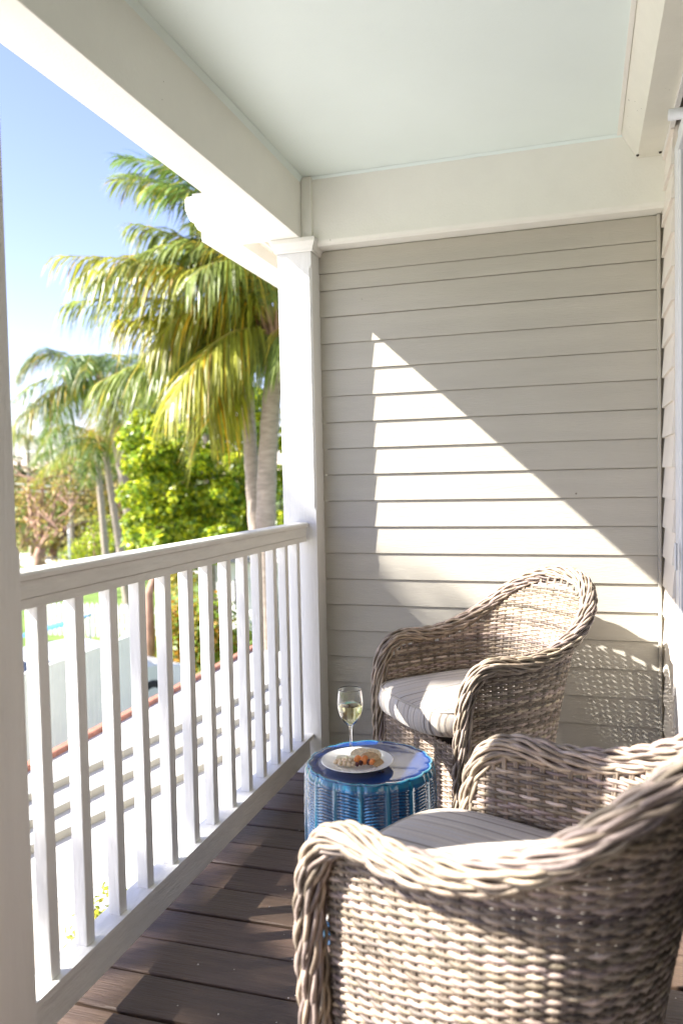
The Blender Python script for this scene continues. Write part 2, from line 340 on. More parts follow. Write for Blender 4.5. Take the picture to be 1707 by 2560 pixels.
# ---- railing
rl=thing('railing','white wooden porch railing with square balusters, weathered paint on its top rail','railing')
Y0,Y1=1.293,YCF
def extr(prof,y0,y1,name,m,par,bev=0):
    n=len(prof); v=[(x,y0,z) for x,z in prof]+[(x,y1,z) for x,z in prof]
    return MB().add(v,[tuple(range(n)),tuple(range(2*n-1,n-1,-1))]+[(i,n+i,n+(i+1)%n,(i+1)%n) for i in range(n)]).obj(name,m,par,bevel=bev)
Zc=1.0718
tr_=[(-1.100,Zc-.018),(-1.0985,Zc-.008),(-1.1015,Zc-.002),(-1.108,Zc+.001),(-1.128,Zc+.004),(-1.150,Zc+.001),(-1.158,Zc-.006),(-1.158,Zc-.018)]
extr(tr_,Y0,Y1,'top_cap',MWP,rl)
extr([(-1.1035,Zc-.019),(-1.1035,Zc-.057),(-1.154,Zc-.057),(-1.154,Zc-.019)],Y0,Y1-.022,'upper_rail',MWP,rl,.002)
extr([(-1.1065,Zc-.058),(-1.1065,Zc-.080),(-1.150,Zc-.080),(-1.150,Zc-.058)],Y0,Y1-.006,'lower_rail',MWP,rl,.0015)
extr([(-1.097,.168),(-1.0965,.152),(-1.102,.1465),(-1.168,.1465),(-1.168,.162),(-1.165,.168)],Y0,Y1,'bottom_cap',MWP,rl)
extr([(-1.1035,.146),(-1.1035,.074),(-1.150,.074),(-1.150,.146)],Y0,Y1-.03,'bottom_rail',MWP,rl,.002)
for k in range(13):
    y=1.40+.1335*k+nr.uniform(-.002,.002); x=-1.129+nr.uniform(-.001,.001); h=.0165
    z0,z1=.1675,Zc-.0795; lean=nr.uniform(-.003,.003)
    v=[(x+a*h,y+h+b*h+(lean if z==z1 else 0),z) for z in (z0,z1) for a,b in ((-1,-1),(1,-1),(1,1),(-1,1))]
    MB().add(v,[(3,2,1,0),(4,5,6,7)]+[(i,(i+1)%4,4+(i+1)%4,4+i) for i in range(4)]).obj('baluster',MWs,rl,bevel=.0025)
# ---- neighbouring eave beyond the end wall
ev=thing('eave','white boxed roof eave with stepped end moulding beyond the corner column','eave')
prof=[(-1.80,2.451),(-1.80,2.50),(-1.825,2.515),(-1.84,2.55),(-1.862,2.56),(-1.882,2.60),(-1.882,2.68),(-1.64,2.68),(-1.64,2.451)]
extr(prof,3.60,5.4,'fascia',MW,ev)
for k,(za,zb,e) in enumerate(((2.46,2.505,.008),(2.525,2.56,.018),(2.60,2.66,.03))):
    B(-1.80-[0,.03,.075][k],-1.15,3.60-e,3.605,za,zb,'end_moulding',MW,ev,bevel=.004)
B(-1.64,-1.0,3.60,3.68,2.44,2.54,'cross_beam',MW,ev,bevel=.003)
B(-1.64,-1.0,3.68,5.4,2.52,2.54,'soffit',MSR,ev)
for x in (-1.60,-1.56,-1.50): B(x,x+.012,3.69,5.3,2.505,2.519,'soffit_batten',MW,ev)
B(-1.86,-1.0,3.62,5.4,2.681,2.70,'roof_edge',MSH,ev)
exw=thing('outer_wall','greige exterior wall of the building continuing behind the corner column','wall'); B(-1.19,.4,3.36,6.0,-3.1,2.50,'wall_core',MSI,exw)

# ================================================================ WICKER CHAIRS
def smooth(P,n=400):
    Q=crom(P,40); d=np.r_[0,np.cumsum(np.linalg.norm(np.diff(Q[:,:2] if Q.shape[1]>2 and False else Q,axis=0),axis=1))]
    s=np.linspace(0,d[-1],n); return np.stack([np.interp(s,d,Q[:,i]) for i in range(Q.shape[1])],1)
TOP=crom([(.271,-.266,.585),(.279,-.188,.640),(.290,-.066,.642),(.288,.066,.662),(.268,.188,.718),(.214,.285,.798),(.118,.342,.852),(0,.358,.870)],20)
BAS=crom([(.246,-.266),(.250,-.16),(.246,-.055),(.230,.035),(.196,.108),(.145,.158),(.078,.184),(0,.192)],20)
def chair_mesh():
    K=len(TOP); wk=np.linspace(0,1,K)
    # full perimeter param t in 0..2 (0 left front, 1 back, 2 right front)
    def ev(wv):
        s=np.where(wv<=1,-1.,1.); ww=np.where(wv<=1,wv,2-wv)
        T=np.stack([np.interp(ww,wk,TOP[:,i]) for i in range(3)],-1); Bb=np.stack([np.interp(ww,wk,BAS[:,i]) for i in range(2)],-1)
        return s,T,Bb
    def surf(wv,z):
        s,T,Bb=ev(wv); h=T[...,2]; T=T*np.array([.945,.975,1]); Bb=Bb*np.array([.95,.985]); k=np.clip(z/h,0,1.05)
        e=k**1.7; e=e[...,None]
        p=Bb+(T[...,:2]-Bb)*e
        fl=np.clip(1-z/.2,0,1)**2*.050
        c=np.array([0,-.05]); d=p-c; d/=np.linalg.norm(d,axis=-1)[...,None]
        ww=np.where(wv<=1,wv,2-wv); p=p+d*(fl*np.clip(ww*4,0,1))[...,None]
        return np.stack([p[...,0]*s,p[...,1],np.broadcast_to(z,p[...,0].shape)],-1),h
    dense=np.linspace(0,2,2001); P,h=surf(dense,np.full(2001,.45)); arc=np.r_[0,np.cumsum(np.linalg.norm(np.diff(P,axis=0),axis=1))]
    sp=.0275; ns=int(arc[-1]/sp); sp=arc[-1]/ns
    st=np.interp(np.arange(ns+1)*sp,arc,dense)
    per=7; smp=np.interp(np.arange(ns*per+1)*sp/per,arc,dense); idx=np.arange(ns*per+1)/per
    weave=MB(); j=0; z=.010
    while z<.855:
        zz=np.full(len(smp),z)+.0007*np.sin(idx*.9+j*.35)+.0004*np.sin(idx*3.1+j)+.0004*np.sin(PI*idx+PI*j+.6)
        P,h=surf(smp,zz)
        P2,_=surf(smp+.002,zz); Tn=P2-P; Tn/=np.linalg.norm(Tn,axis=1)[:,None]; Nn=np.stack([Tn[:,1],-Tn[:,0],0*Tn[:,0]],1)
        P=P+Nn*(.0031*np.cos(PI*idx+PI*j))[:,None]
        ok=(z<h-.022)
        base=nr.choice([.45,.7,.9,1.0,1.15,1.25])*nr.uniform(.9,1.1); tb=np.array([base,base*nr.uniform(.93,1.01),base*nr.uniform(.82,1.04)])
        sgt=np.interp(idx,np.arange(0,ns+12,4.3),nr.uniform(.55,1.3,len(np.arange(0,ns+12,4.3))))
        i=0
        while i<len(ok):
            if ok[i]:
                k=i
                while k<len(ok) and ok[k]: k+=1
                if k-i>8: weave.tube(P[i:k],(.0045*nr.uniform(.9,1.06)),6,ref=(0,0,1),tone=tb[None,:]*sgt[i:k,None],cap=False,flat=.78)
                i=k
            else: i+=1
        z+=.0077*nr.uniform(.97,1.03); j+=1
    stake=MB()
    for wv in st[1:-1]:
        for dw in (-.0018,.0018):
            _,h=surf(np.array([wv]),np.array([.3])); zz=np.linspace(.004,h[0]-.005,16)
            P,_=surf(np.full(16,wv+dw*1.8),zz); t=nr.uniform(.35,.75); stake.tube(P,.0036,5,ref=(0,1,.001) if abs(wv-1)>.35 else (1,0,.001),tone=(t,t*.95,t*.88),cap=False)
    # rim braid
    R=np.array([(.246,-.274,.004),(.252,-.278,.12),(.261,-.280,.30),(.269,-.279,.46),(.273,-.266,.565),(.276,-.230,.626),(.282,-.169,.652),(.290,-.056,.648),(.290,.066,.668),(.268,.193,.726),(.213,.290,.806),(.118,.350,.862),(0,.368,.880)])
    L_=R.copy(); L_[:,0]*=-1
    C=crom(np.vstack([L_,R[::-1][1:]]),24); d=np.r_[0,np.cumsum(np.linalg.norm(np.diff(C,axis=0),axis=1))]
    n=int(d[-1]/.009); s=np.linspace(0,d[-1],n); C=np.stack([np.interp(s,d,C[:,i]) for i in range(3)],1)
    T=np.gradient(C,axis=0);T/=np.linalg.norm(T,axis=1)[:,None]
    cen=np.array([0,-.02,.35]); out=C-cen; out-= (out*T).sum(1)[:,None]*T; out/=np.linalg.norm(out,axis=1)[:,None]; bi=np.cross(T,out)
    core=MB(); core.tube(C,.0178,10,ref=out)
    rim=MB(); NS=24
    for k in range(NS):
        ph=2*PI*k/NS+2*PI*s/.95
        und=-.0015+.0048*np.sin(2*PI*s/.118+k*2*PI*(11/24.)+.5*np.sin(s*9+k))
        a=.0252+und; b=.0236+und
        wob=.10*np.sin(s*23+k*1.9)+.05*np.sin(s*61+k)
        P=C+out*(a*np.cos(ph+wob))[:,None]+bi*(b*np.sin(ph+wob))[:,None]
        rad=out*(np.cos(ph))[:,None]+bi*(np.sin(ph))[:,None]
        base=nr.uniform(.5,1.02); tb=np.array([base,base*nr.uniform(.94,1.),base*nr.uniform(.84,1.03)])
        tv=np.interp(s,np.linspace(0,d[-1],22),nr.uniform(.8,1.2,22))
        rim.tube(P,.0040,6,ref=rad,tone=tb[None,:]*tv[:,None],cap=True,flat=1.12)
    # front apron
    ap=MB(); j=0; z=.012; nu=17*6+1; uu=np.linspace(-.246,.246,nu); ix=np.arange(nu)/6
    while z<.392:
        P=np.stack([uu,-.272-.004*np.cos(PI*ix+PI*j),np.full(nu,z)+.0008*np.sin(ix*2+j)],1); base=nr.uniform(.55,1.2)
        ap.tube(P,.0039,5,tone=(base,base*.96,base*nr.uniform(.84,.97)),cap=False); z+=.0087; j+=1
    for k in range(1,17):
        x=-.246+k*.492/17
        for dx in (-.004,.004): ap.tube([(x+dx,-.272,.004),(x+dx,-.272,.395)],.0036,5,tone=(.7,.66,.6),cap=False)
    # inner braid along the seat front
    # cushion
    cu=MB(); nA=96; rows=[]
    def sup(s0,a,b,vc,bulge):
        th=np.linspace(0,2*PI,nA,endpoint=False); c,sn=np.cos(th),np.sin(th); p=5.0
        r=(np.abs(c)**p+np.abs(sn)**p)**(-1/p)
        u=a*r*c*s0; v=vc+b*r*sn*s0
        back=np.clip((v-vc)/b,0,1); u=u*(1-.22*back**2.5)
        front=np.clip(-(v-vc)/b-.7,0,1)/.3; v=v-bulge*front*(1-(u/a)**2)
        return u,v
    zb,zt=.418,.51
    for s0,zz in ((.02,zb),(.6,zb),(.93,zb+.002),(.975,zb+.010),(1.0,zb+.028),(1.008,zb+.048),(1.0,zb+.068),(.982,zb+.082),(.955,zb+.090),(.90,zb+.0945),(.8,zb+.098),(.6,zb+.103),(.35,zb+.106),(.12,zb+.107),(.01,zb+.107)):
        u,v=sup(s0,.238,.275,-.062,.018); rows.append(np.stack([u,v,np.full(nA,zz)+.002*np.sin(u*25+v*9)*(s0>.2)],1))
    cu.grid(np.array(rows)[::-1],wrap=True)
    pp=MB(); u,v=sup(.972,.238,.275,-.062,.018); pp.tube(np.stack([u,v,np.full(nA,zb+.0865)],1),.0042,6,closed=True)
    seat=MB(); u,v=sup(1,.236,.246,-.03,.0)
    for zz in (.385,): seat.grid(np.stack([np.stack([u*q,v*q-.0*q,np.full(nA,zz)],1) for q in (1.0,.01)]),wrap=True)
    return weave,stake,core,rim,ap,cu,pp,seat
parts=chair_mesh()
CH0=thing('wicker_armchair','grey brown wicker armchair against the end wall, facing the blue stool','armchair',(-.336,2.785,0),-.823,'wicker armchairs on the porch')
o=parts[0].obj('woven_shell',MWK,CH0,True,True,kind='stuff'); parts[1].obj('stakes',MWK,CH0,True,True,kind='stuff')
rimo=parts[3].obj('braided_rim',MWK,CH0,True,True,kind='stuff'); parts[2].obj('rim_core',MCO,rimo,True)
parts[4].obj('front_apron',MWK,CH0,True,True,kind='stuff'); cuo=parts[5].obj('seat_cushion',MCU,CH0,True); parts[6].obj('piping',MPI,cuo,True)
parts[7].obj('seat_base',MCO,CH0)
CH1=dup(CH0,(-.101,1.411,0),-1.982,'wicker armchair nearest the camera, its sunlit arm curling in front of the blue stool')

# ================================================================ CERAMIC STOOL
SX,SY,SH=-.568,2.075,.462
def stool():
    t=thing('garden_stool','glossy blue ceramic garden stool with scalloped top and carved ribbed sides','stool',(SX,SY,0),.12)
    n=16; seg=n*18; th=np.arange(seg)*2*PI/seg; m=MB()
    ph=(th*n/(2*PI))%1.0                    # 0..1 across one petal
    lobe=np.sin(PI*ph)                       # 0 at the ribs
    zs=np.concatenate([np.linspace(0,.02,3),np.linspace(.024,SH-.028,160),np.linspace(SH-.026,SH-.001,9)])
    G=[];Tn=[]
    cb=np.array([.008,.105,.26]); teal=np.array([.022,.22,.32]); dark=np.array([.003,.018,.075])
    for z in zs:
        k=z/SH; R=.135+.046*math.sin(PI*min(1,max(0,.12+.80*k)))**.9 if k<.55 else .135+.046*math.sin(PI*(.12+.80*.55))**.9-.004*((k-.55)/.45)**2
        if z>SH-.026: R-= .006*((z-(SH-.026))/.025)**2
        r=R*(1+.036*lobe**.8)
        rib=np.exp(-((ph-.5)**2-.25)**2*0)*0
        edge=np.minimum(ph,1-ph)
        ribm=np.clip(1.25-edge/.075,0,1)
        inpan=(edge>.09)&(z>.035)&(z<SH-.022)
        gz=((z-.004*np.sin(PI*ph)*1.5)/.0084+ .35*np.sin(th*7))%1.0
        gr=np.where(inpan,np.clip(np.sin(PI*gz)**3,0,1)*np.clip((edge-.09)/.12,0,1)**.5,0)
        r=r-.0042*gr+.0050*np.clip(ribm,0,1)
        G.append(np.stack([r*np.cos(th),r*np.sin(th),np.full(seg,z)],1))
        col=cb[None]*(1-gr[:,None])+dark[None]*gr[:,None]; col=col*(1-.7*ribm[:,None])+teal[None]*.7*ribm[:,None]
        if z>SH-.012: col=col*.4+teal[None]*.6
        Tn.append(col)
    m.grid(np.array(G),tone=np.array(Tn),wrap=True); m.obj('body',MGZ,t,True,True)
    tp=MB(); G=[];Tn=[]; last=np.array(G) if False else None
    Rr=(.135+.046*math.sin(PI*(.12+.80*.55))**.9-.004-.0055)*(1+.036*lobe**.8)
    for q,dz in ((1.0,-.001),(.985,.0025),(.965,.0035),(.94,.002),(.92,.0005),(.8,.001),(.5,.0018),(.2,.002),(.005,.002)):
        wv=np.clip((q-.8)/.2,0,1); rr=Rr*q if q>.9 else (Rr*wv+Rr.mean()*(1-wv))*q
        G.append(np.stack([rr*np.cos(th),rr*np.sin(th),np.full(seg,SH+dz)],1)); c=teal*.9 if .95<q<.99 else np.array([.003,.035,.17]); Tn.append(np.tile(c,(seg,1)))
    tp.grid(np.array(G),tone=np.array(Tn),wrap=True); tp.obj('top',MGZ,t,True,True)
    return t
stool()
# ---- wine glass
ZT=SH+.0025
gx,gy=-.640,2.135
wg=thing('wine_glass','stemmed wine glass half full of white wine behind the plate','wine glass',(gx,gy,ZT))
outer=[(0.001,.0005),(.033,.0008),(.0345,.002),(.030,.0035),(.012,.0055),(.006,.010),(.0042,.020),(.0038,.045),(.0042,.068),(.008,.077),(.018,.087),(.0285,.102),(.0345,.120),(.0368,.138),(.0362,.155),(.0345,.172),(.0328,.183)]
inner=[(.0318,.1832),(.0333,.172),(.0349,.155),(.0355,.138),(.0332,.120),(.0272,.103),(.0167,.0895),(.007,.081),(.0005,.079)]
MB().lathe(crom(outer,4),48).obj('g',MGL,wg,True) if False else None
gp=np.vstack([crom(outer,4),crom(inner,4)])
MB().lathe(gp,48).obj('bowl_and_stem',MGL,wg,True)
wi=[(.0005,.0791),(.007,.0811),(.0167,.0896),(.0272,.1031),(.0332,.1201),(.0354,.1375)]
wp=crom(wi,4); wp[:,0]*=.998
wp=np.vstack([wp,[(.0350,.1383),(.001,.1382)]])
MB().lathe(wp,48).obj('wine',MWI,wg,True)
# ---- plate and food
px_,py_=-.592,2.030; ZP=ZT+.0005
pl=MB(); pl.lathe(crom([(.001,.004),(.045,.004),(.058,.0055),(.066,.010),(.080,.0145),(.0955,.0185),(.0975,.0185),(.0975,.017),(.082,.0125),(.066,.007),(.056,.0),(.045,.0),(.001,.0008)],3),64,(0,0,0))
tag(pl.obj('plate',MPL,None,True,loc=(px_,py_,ZP)),'round white plate of snacks on the blue stool','plate')
def ell(mb,c,r,rot=0,seg=14,tilt=0,noise=0):
    a=np.linspace(0,PI,8)[:,None]; b=np.linspace(0,2*PI,seg,endpoint=False)[None]
    X=np.stack([np.sin(a)*np.cos(b),np.sin(a)*np.sin(b),np.cos(a)*np.ones_like(b)],-1)*np.array(r)
    if noise: X*=1+noise*np.sin(X[...,:1]*300)*np.cos(X[...,1:2]*260)
    Rm=np.array(Matrix.Rotation(rot,3,'Z')@Matrix.Rotation(tilt,3,'X')); mb.grid(X@Rm.T+np.array(c),wrap=True)
def lump(name,m,label,cat,c,r,rot=0,tilt=0,group=None,noise=.0):
    q=MB(); ell(q,(0,0,0),r,rot,tilt=tilt,noise=noise); o=q.obj(name,m,None,True,loc=(px_+c[0],py_+c[1],ZP+c[2])); tag(o,label,cat,group); return o
# local axes: camera-right is about (+.96,+.29)
def cr_(a,b): return (a*.956-b*.293, a*.293+b*.956)
def disc(name,m,label,a,b,z,R,th,tilt,tdir):
    q=MB(); q.lathe(crom([(.0005,th),(R*.9,th),(R,th*.5),(R*.9,0),(.0005,0)],3),28); o=q.obj(name,m,None,True)
    x,y=cr_(a,b); o.location=(px_+x,py_+y,ZP+z); o.rotation_euler=(tilt,0,tdir); tag(o,label,'cracker','crackers on the plate'); return o
disc('cracker',MCK,'pale seeded round cracker at the left back of the plate, leaning on the toasted one',.008,.022,.022,.026,.005,.32,.1)
disc('cracker',MCK,'pale seeded round cracker furthest right on the plate',.040,.020,.020,.027,.005,.30,.35)
disc('cracker',MCT,'toasted brown cracker lying across the front of the pale round ones',.034,.000,.019,.026,.005,.25,.2)
disc('cracker',MCT,'small toasted cracker wedge at the right end of the snacks',.055,-.016,.012,.017,.006,.5,.9)
nn=[(-.058,-.012,.0),(-.046,-.021,0),(-.034,-.027,.0),(-.022,-.031,0),(-.010,-.030,0),(-.028,-.017,.004),(-.018,-.019,.006),(-.036,-.013,.003),(-.048,-.006,.0)]
for i,(a,b,z) in enumerate(nn):
    x,y=cr_(a,b); lump('nut',MNU,['leftmost nut at the back of the pile on the plate','second nut from the left at the front edge of the pile','third nut from the left at the front of the pile','fourth nut, frontmost of the pile','nut nearest the dark dried fruit','nut on top in the middle of the pile','highest nut, touching the cheese wedge','nut on top at the left of the middle one','nut tucked against the left cheese wedge'][i],'nut',(x,y,.0165+z),(.0078,.0072,.0068),rot=i,tilt=.3*i,group='nuts on the plate',noise=.03)
for i,(a,b,w_,lab) in enumerate([(-.040,.006,.019,'pale cheese wedge behind the nuts, left one'),(-.016,.002,.016,'pale cheese wedge beside the orange fruit')]):
    x,y=cr_(a,b); q=MB(); q.add([(-w_,-.008,0),(w_,-.010,0),(w_*.7,.012,0),(-w_*.8,.009,0),(-w_*.9,-.006,.014),(w_*.8,-.007,.016),(w_*.6,.010,.015),(-w_*.7,.008,.013)],[(3,2,1,0),(4,5,6,7),(0,1,5,4),(1,2,6,5),(2,3,7,6),(3,0,4,7)])
    o=q.obj('cheese_wedge',MCH,None,bevel=.002,loc=(px_+x,py_+y,ZP+.012)); tag(o,lab,'cheese')
for i,(a,b,r,m,lab,nm) in enumerate([(.002,-.020,(.011,.0045,.014),MOR,'leftmost orange slice of dried fruit on the plate','fruit_slice'),(.020,-.022,(.012,.006,.014),MOR,'middle orange slice of dried fruit, the tallest','fruit_slice'),(.040,-.024,(.011,.007,.009),MOR,'rightmost and lowest orange slice of dried fruit','fruit_slice'),
      (.010,-.027,(.007,.006,.008),MDF,'dark dried fruit between the left orange slices','dried_fruit'),(.031,-.026,(.005,.006,.009),MDF,'dark dried fruit between the right orange slices','dried_fruit'),(-.001,-.034,(.008,.005,.006),MDF,'dark dried fruit at the front of the orange slices','dried_fruit')]):
    x,y=cr_(a,b); lump(nm,m,lab,'fruit',(x,y,.011+r[2]*.9),r,rot=.3+i*.4,tilt=.1)

# ================================================================ OUTSIDE
GZ=-3.1
MB().add([(-900,-900,GZ),(900,-900,GZ),(900,900,GZ),(-900,900,GZ)],[(0,1,2,3)]).obj('lawn',MGR,kind='structure')
MB().add([(-26,6.5,GZ+.008),(-7.5,6.5,GZ+.008),(-9.2,12.0,GZ+.008),(-11.5,16.4,GZ+.008),(-15,17.2,GZ+.008),(-26,12,GZ+.008)],[(0,1,2,3,4,5)]).obj('driveway',MRD,kind='structure')
MB().add([(-10.2,13.8,GZ+.006),(-3,13.8,GZ+.006),(-3,14.5,GZ+.006),(-10.2,14.5,GZ+.006)],[(0,1,2,3)]).obj('footpath',MRD,kind='structure')
MB().add([(-60,40,GZ+.012),(-60,46,GZ+.012),(20,34,GZ+.012),(20,28,GZ+.012)][::-1],[(0,1,2,3)]).obj('road',MRD,kind='structure')
MB().add([(-26,-16,GZ+.012),(-1.2,-16,GZ+.012),(-1.2,6.68,GZ+.012),(-26,6.68,GZ+.012)],[(0,1,2,3)]).obj('bounce_path',MRD,kind='structure')  # pale path widened far out of view to bounce light up to the ceiling
# white roof of the lower building next door, just beyond the end wall
lr=thing('lower_roof','flat white boarded roof below the railing with three stepped curbs and orange coping','roof')
ZR=-.875
B(-3.66,-.65,3.352,8.6,-3.1,ZR-.025,'wall',MSR,lr)
ys=[3.345]+[3.835+.3*k for k in range(0,16)]
for a,b in zip(ys[:-1],ys[1:]): B(-3.65,-.65,a+.002,b-.002,ZR-.022,ZR,'plank',MPT,lr)
lines=[((-3.025,3.8),(-2.425,6.1)),((-3.21,3.8),(-2.725,6.5)),((-3.43,3.8),(-2.875,7.2))]
for k,((xa,ya),(xb,yb)) in enumerate(lines):
    d=((xb-xa)/(yb-ya)); y0=3.46; y1=8.3; z0=ZR+.055*k+.001; z1=ZR+.055*(k+1)
    x0=xa+(y0-ya)*d; x1=xa+(y1-ya)*d
    v=[(-3.64,y0,z0),(x0,y0,z0),(x1,y1,z0),(-3.64,y1,z0),(-3.64,y0,z1),(x0,y0,z1),(x1,y1,z1),(-3.64,y1,z1)]
    MB().add(v,[(0,3,2,1),(4,5,6,7),(0,1,5,4),(1,2,6,5),(2,3,7,6),(3,0,4,7)]).obj('curb',MPT,lr)
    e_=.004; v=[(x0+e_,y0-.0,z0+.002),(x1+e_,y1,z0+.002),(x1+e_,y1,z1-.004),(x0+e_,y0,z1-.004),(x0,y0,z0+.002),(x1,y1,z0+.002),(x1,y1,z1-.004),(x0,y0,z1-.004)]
    MB().add(v,[(0,1,2,3),(5,4,7,6),(1,0,4,5),(3,2,6,7),(0,3,7,4),(2,1,5,6)]).obj('riser_shade_strip',MRS,lr)  # thin strip that paints shade onto the curb face turned from the sun
for k in range(46):
    y=3.46+.1075*k; B(-3.71,-3.645,y,y+.1035,ZR,ZR+.205,'brick',MTC,lr,bevel=.003)
# tall white fence
fe=thing('board_fence','tall white board fence standing behind the orange brick edging','fence')
for k in range(34):
    y=7.0+.14*k; zt=-1.40+nr.uniform(-.004,.004)
    B(-7.475,-7.45,y+.003,y+.137,-3.0,zt,'plank',MFE,fe)
for z in (-2.8,-1.62): B(-7.52,-7.476,7.0,11.76,z,z+.09,'rail',MFE,fe)
B(-7.49,-7.435,7.0,11.76,-1.395,-1.36,'cap_rail',MFE,fe,bevel=.005)
for y in (7.0,9.3,11.68): B(-7.56,-7.44,y,y+.11,-3.0,-1.30,'post',MFE,fe,bevel=.01)
# picket fence further away
pf=thing('picket_fence','low white picket fence near the driveway beyond the board fence','fence')
for k in range(26):
    x=-15.2+.16*k; MB().add([(x,19.2,-3.1),(x+.09,19.2,-3.1),(x+.09,19.2,-2.2),(x+.045,19.2,-2.12),(x,19.2,-2.2),(x,19.23,-3.1),(x+.09,19.23,-3.1),(x+.09,19.23,-2.2),(x+.045,19.23,-2.12),(x,19.23,-2.2)],[(0,1,2,3,4),(9,8,7,6,5),(0,5,6,1),(1,6,7,2),(2,7,8,3),(3,8,9,4),(4,9,5,0)]).obj('picket',MFE,pf)
for z in (-2.8,-2.4): B(-15.2,-11.0,19.232,19.27,z,z+.07,'rail',MFE,pf)

# ---- foliage helpers
def leaves(mb,C,n,R,size,tones,flat=.9,rs=None):
    rs=rs or nr; C=np.asarray(C,float)
    d=rs.normal(size=(n,3)); d/=np.linalg.norm(d,axis=1)[:,None]; rr=rs.uniform(.45,1.0,n)**.5
    P=C+d*rr[:,None]*np.asarray(R)
    a=rs.normal(size=(n,3)); a/=np.linalg.norm(a,axis=1)[:,None]; nn_=d*.7+np.array([0,0,.5])+rs.normal(size=(n,3))*.45
    b=np.cross(nn_,a); b/=np.linalg.norm(b,axis=1)[:,None]; a=np.cross(b,nn_); a/=np.linalg.norm(a,axis=1)[:,None]
    s=size*rs.uniform(.6,1.3,n)[:,None]
    V=np.stack([P-a*s,P-b*s*.55+a*s*-.1,P+a*s,P+b*s*.55-a*s*.1],1).reshape(-1,3)
    F=np.arange(4*n).reshape(-1,4)
    T=np.asarray(tones)[rs.randint(0,len(tones),n)]*rs.uniform(.65,1.3,n)[:,None]
    mb.add(V,F,np.repeat(T,4,0))
def leafy(name,label,cat,clumps,m,size,tones,group=None,trunk=None,tm=None,dens=150,parent=None):
    base=np.mean([c[0] for c in clumps],0)
    t=thing(name,label,cat,(float(base[0]),float(base[1]),GZ),0,group)
    off=np.array([base[0],base[1],GZ]); mb=MB()
    for c,R in clumps: leaves(mb,np.array(c)-off,int(dens),R,size,tones)
    mb.obj('crown',m,t,False,True)
    if trunk:
        tb=MB()
        for P,r in trunk: tb.tube(np.array(P)-off,r,7)
        tb.obj('trunk',tm or MBK,t,True)
    return t
G1=[(1,1,1),(1.25,1.15,.9),(.7,.8,.8),(1.5,1.3,.8)]
# ---- palms
def frond_mesh(mb,rb,P0,P1,P2,L=.75,n=62,droop=.9,rs=nr,w=.017,taper=1.0,tb=(1,1,1)):
    P0,P1,P2=[np.array(p,float) for p in (P0,P1,P2)]
    t=np.linspace(0,1,24)[:,None]; Q=(1-t)**2*P0+2*t*(1-t)*P1+t**2*P2
    rb.tube(Q,np.linspace(.026,.004,24),5)
    for i in range(n):
        s=.16+.84*i/(n-1); q=(1-s)**2*P0+2*s*(1-s)*P1+s*s*P2
        T=2*(1-s)*(P1-P0)+2*s*(P2-P1); T/=np.linalg.norm(T); side=np.cross(T,[0,0,1]); side/=np.linalg.norm(side)+1e-9; up=np.cross(side,T)
        Ls=L*(math.sin(PI*(.12+.80*s))**.7)*rs.uniform(.85,1.1)
        for sg in (-1,1):
            d=side*sg*.85+T*(.45+.5*s)+up*rs.uniform(-.05,.28); d/=np.linalg.norm(d)
            ks=np.array([0,.35,.7,1.0])[:,None]; dr=droop*rs.uniform(.6,1.25)
            C=q+d*Ls*ks*(1-.18*ks*dr)-np.array([0,0,1.])*(Ls*.78*dr*ks**2)
            wd=np.cross(d,up+rs.normal(size=3)*.35); wd/=np.linalg.norm(wd); ww=np.array([.5,1,.7,.08])[:,None]*w
            V=np.concatenate([C-wd*ww,C+wd*ww]); F=np.array([(0,1,5,4),(1,2,6,5),(2,3,7,6)])
            tn=np.array(tb)*rs.uniform(.55,1.45); 
            if rs.rand()<.12: tn=tn*np.array([2.0,1.25,.8])
            mb.add(V,F,tn)
def palm(name,label,crown,base,fronds,r0=.15,r1=.10,group=None,bow=(0,0),rs=nr,n=92,L=.95):
    crown=np.array(crown,float); base=np.array(base,float)
    t=thing(name,label,'palm tree',tuple(base),0,group); tb=MB(); k=np.linspace(0,1,40)[:,None]
    P=(crown-base)*k+np.array([bow[0],bow[1],0])*np.sin(PI*k)
    rad=np.linspace(r0,r1,40)*(1+.05*np.sin(np.arange(40)*2.4))+.08*np.exp(-np.linspace(0,14,40))
    tb.tube(P,rad,12); tb.obj('trunk',MTR,t,True)
    hk=MB(); c=crown-base
    for i in range(14):
        a=i*2.4; d=np.array([math.cos(a),math.sin(a),0]); hk.tube([c+d*.05-np.array([0,0,.12]),c+d*.13+np.array([0,0,.10]),c+d*(.2+.1*(i%3))+np.array([0,0,.42])],[.06,.05,.015],6)
    hk.obj('boot_fibre',MHU,t,True)
    for (P1,P2,dr,tone) in fronds:
        mb=MB(); rb=MB(); frond_mesh(mb,rb,c+np.array([0,0,.12]),np.array(P1)-base,np.array(P2)-base,droop=dr,tb=tone,n=n,L=L)
        o=mb.obj('frond',MFR,t,False,True); rb.obj('midrib',MRA,o,True)
    return t
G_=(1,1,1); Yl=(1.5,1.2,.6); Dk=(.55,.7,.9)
D=11.
def A(x,y,d=D): return at(x,y,d)
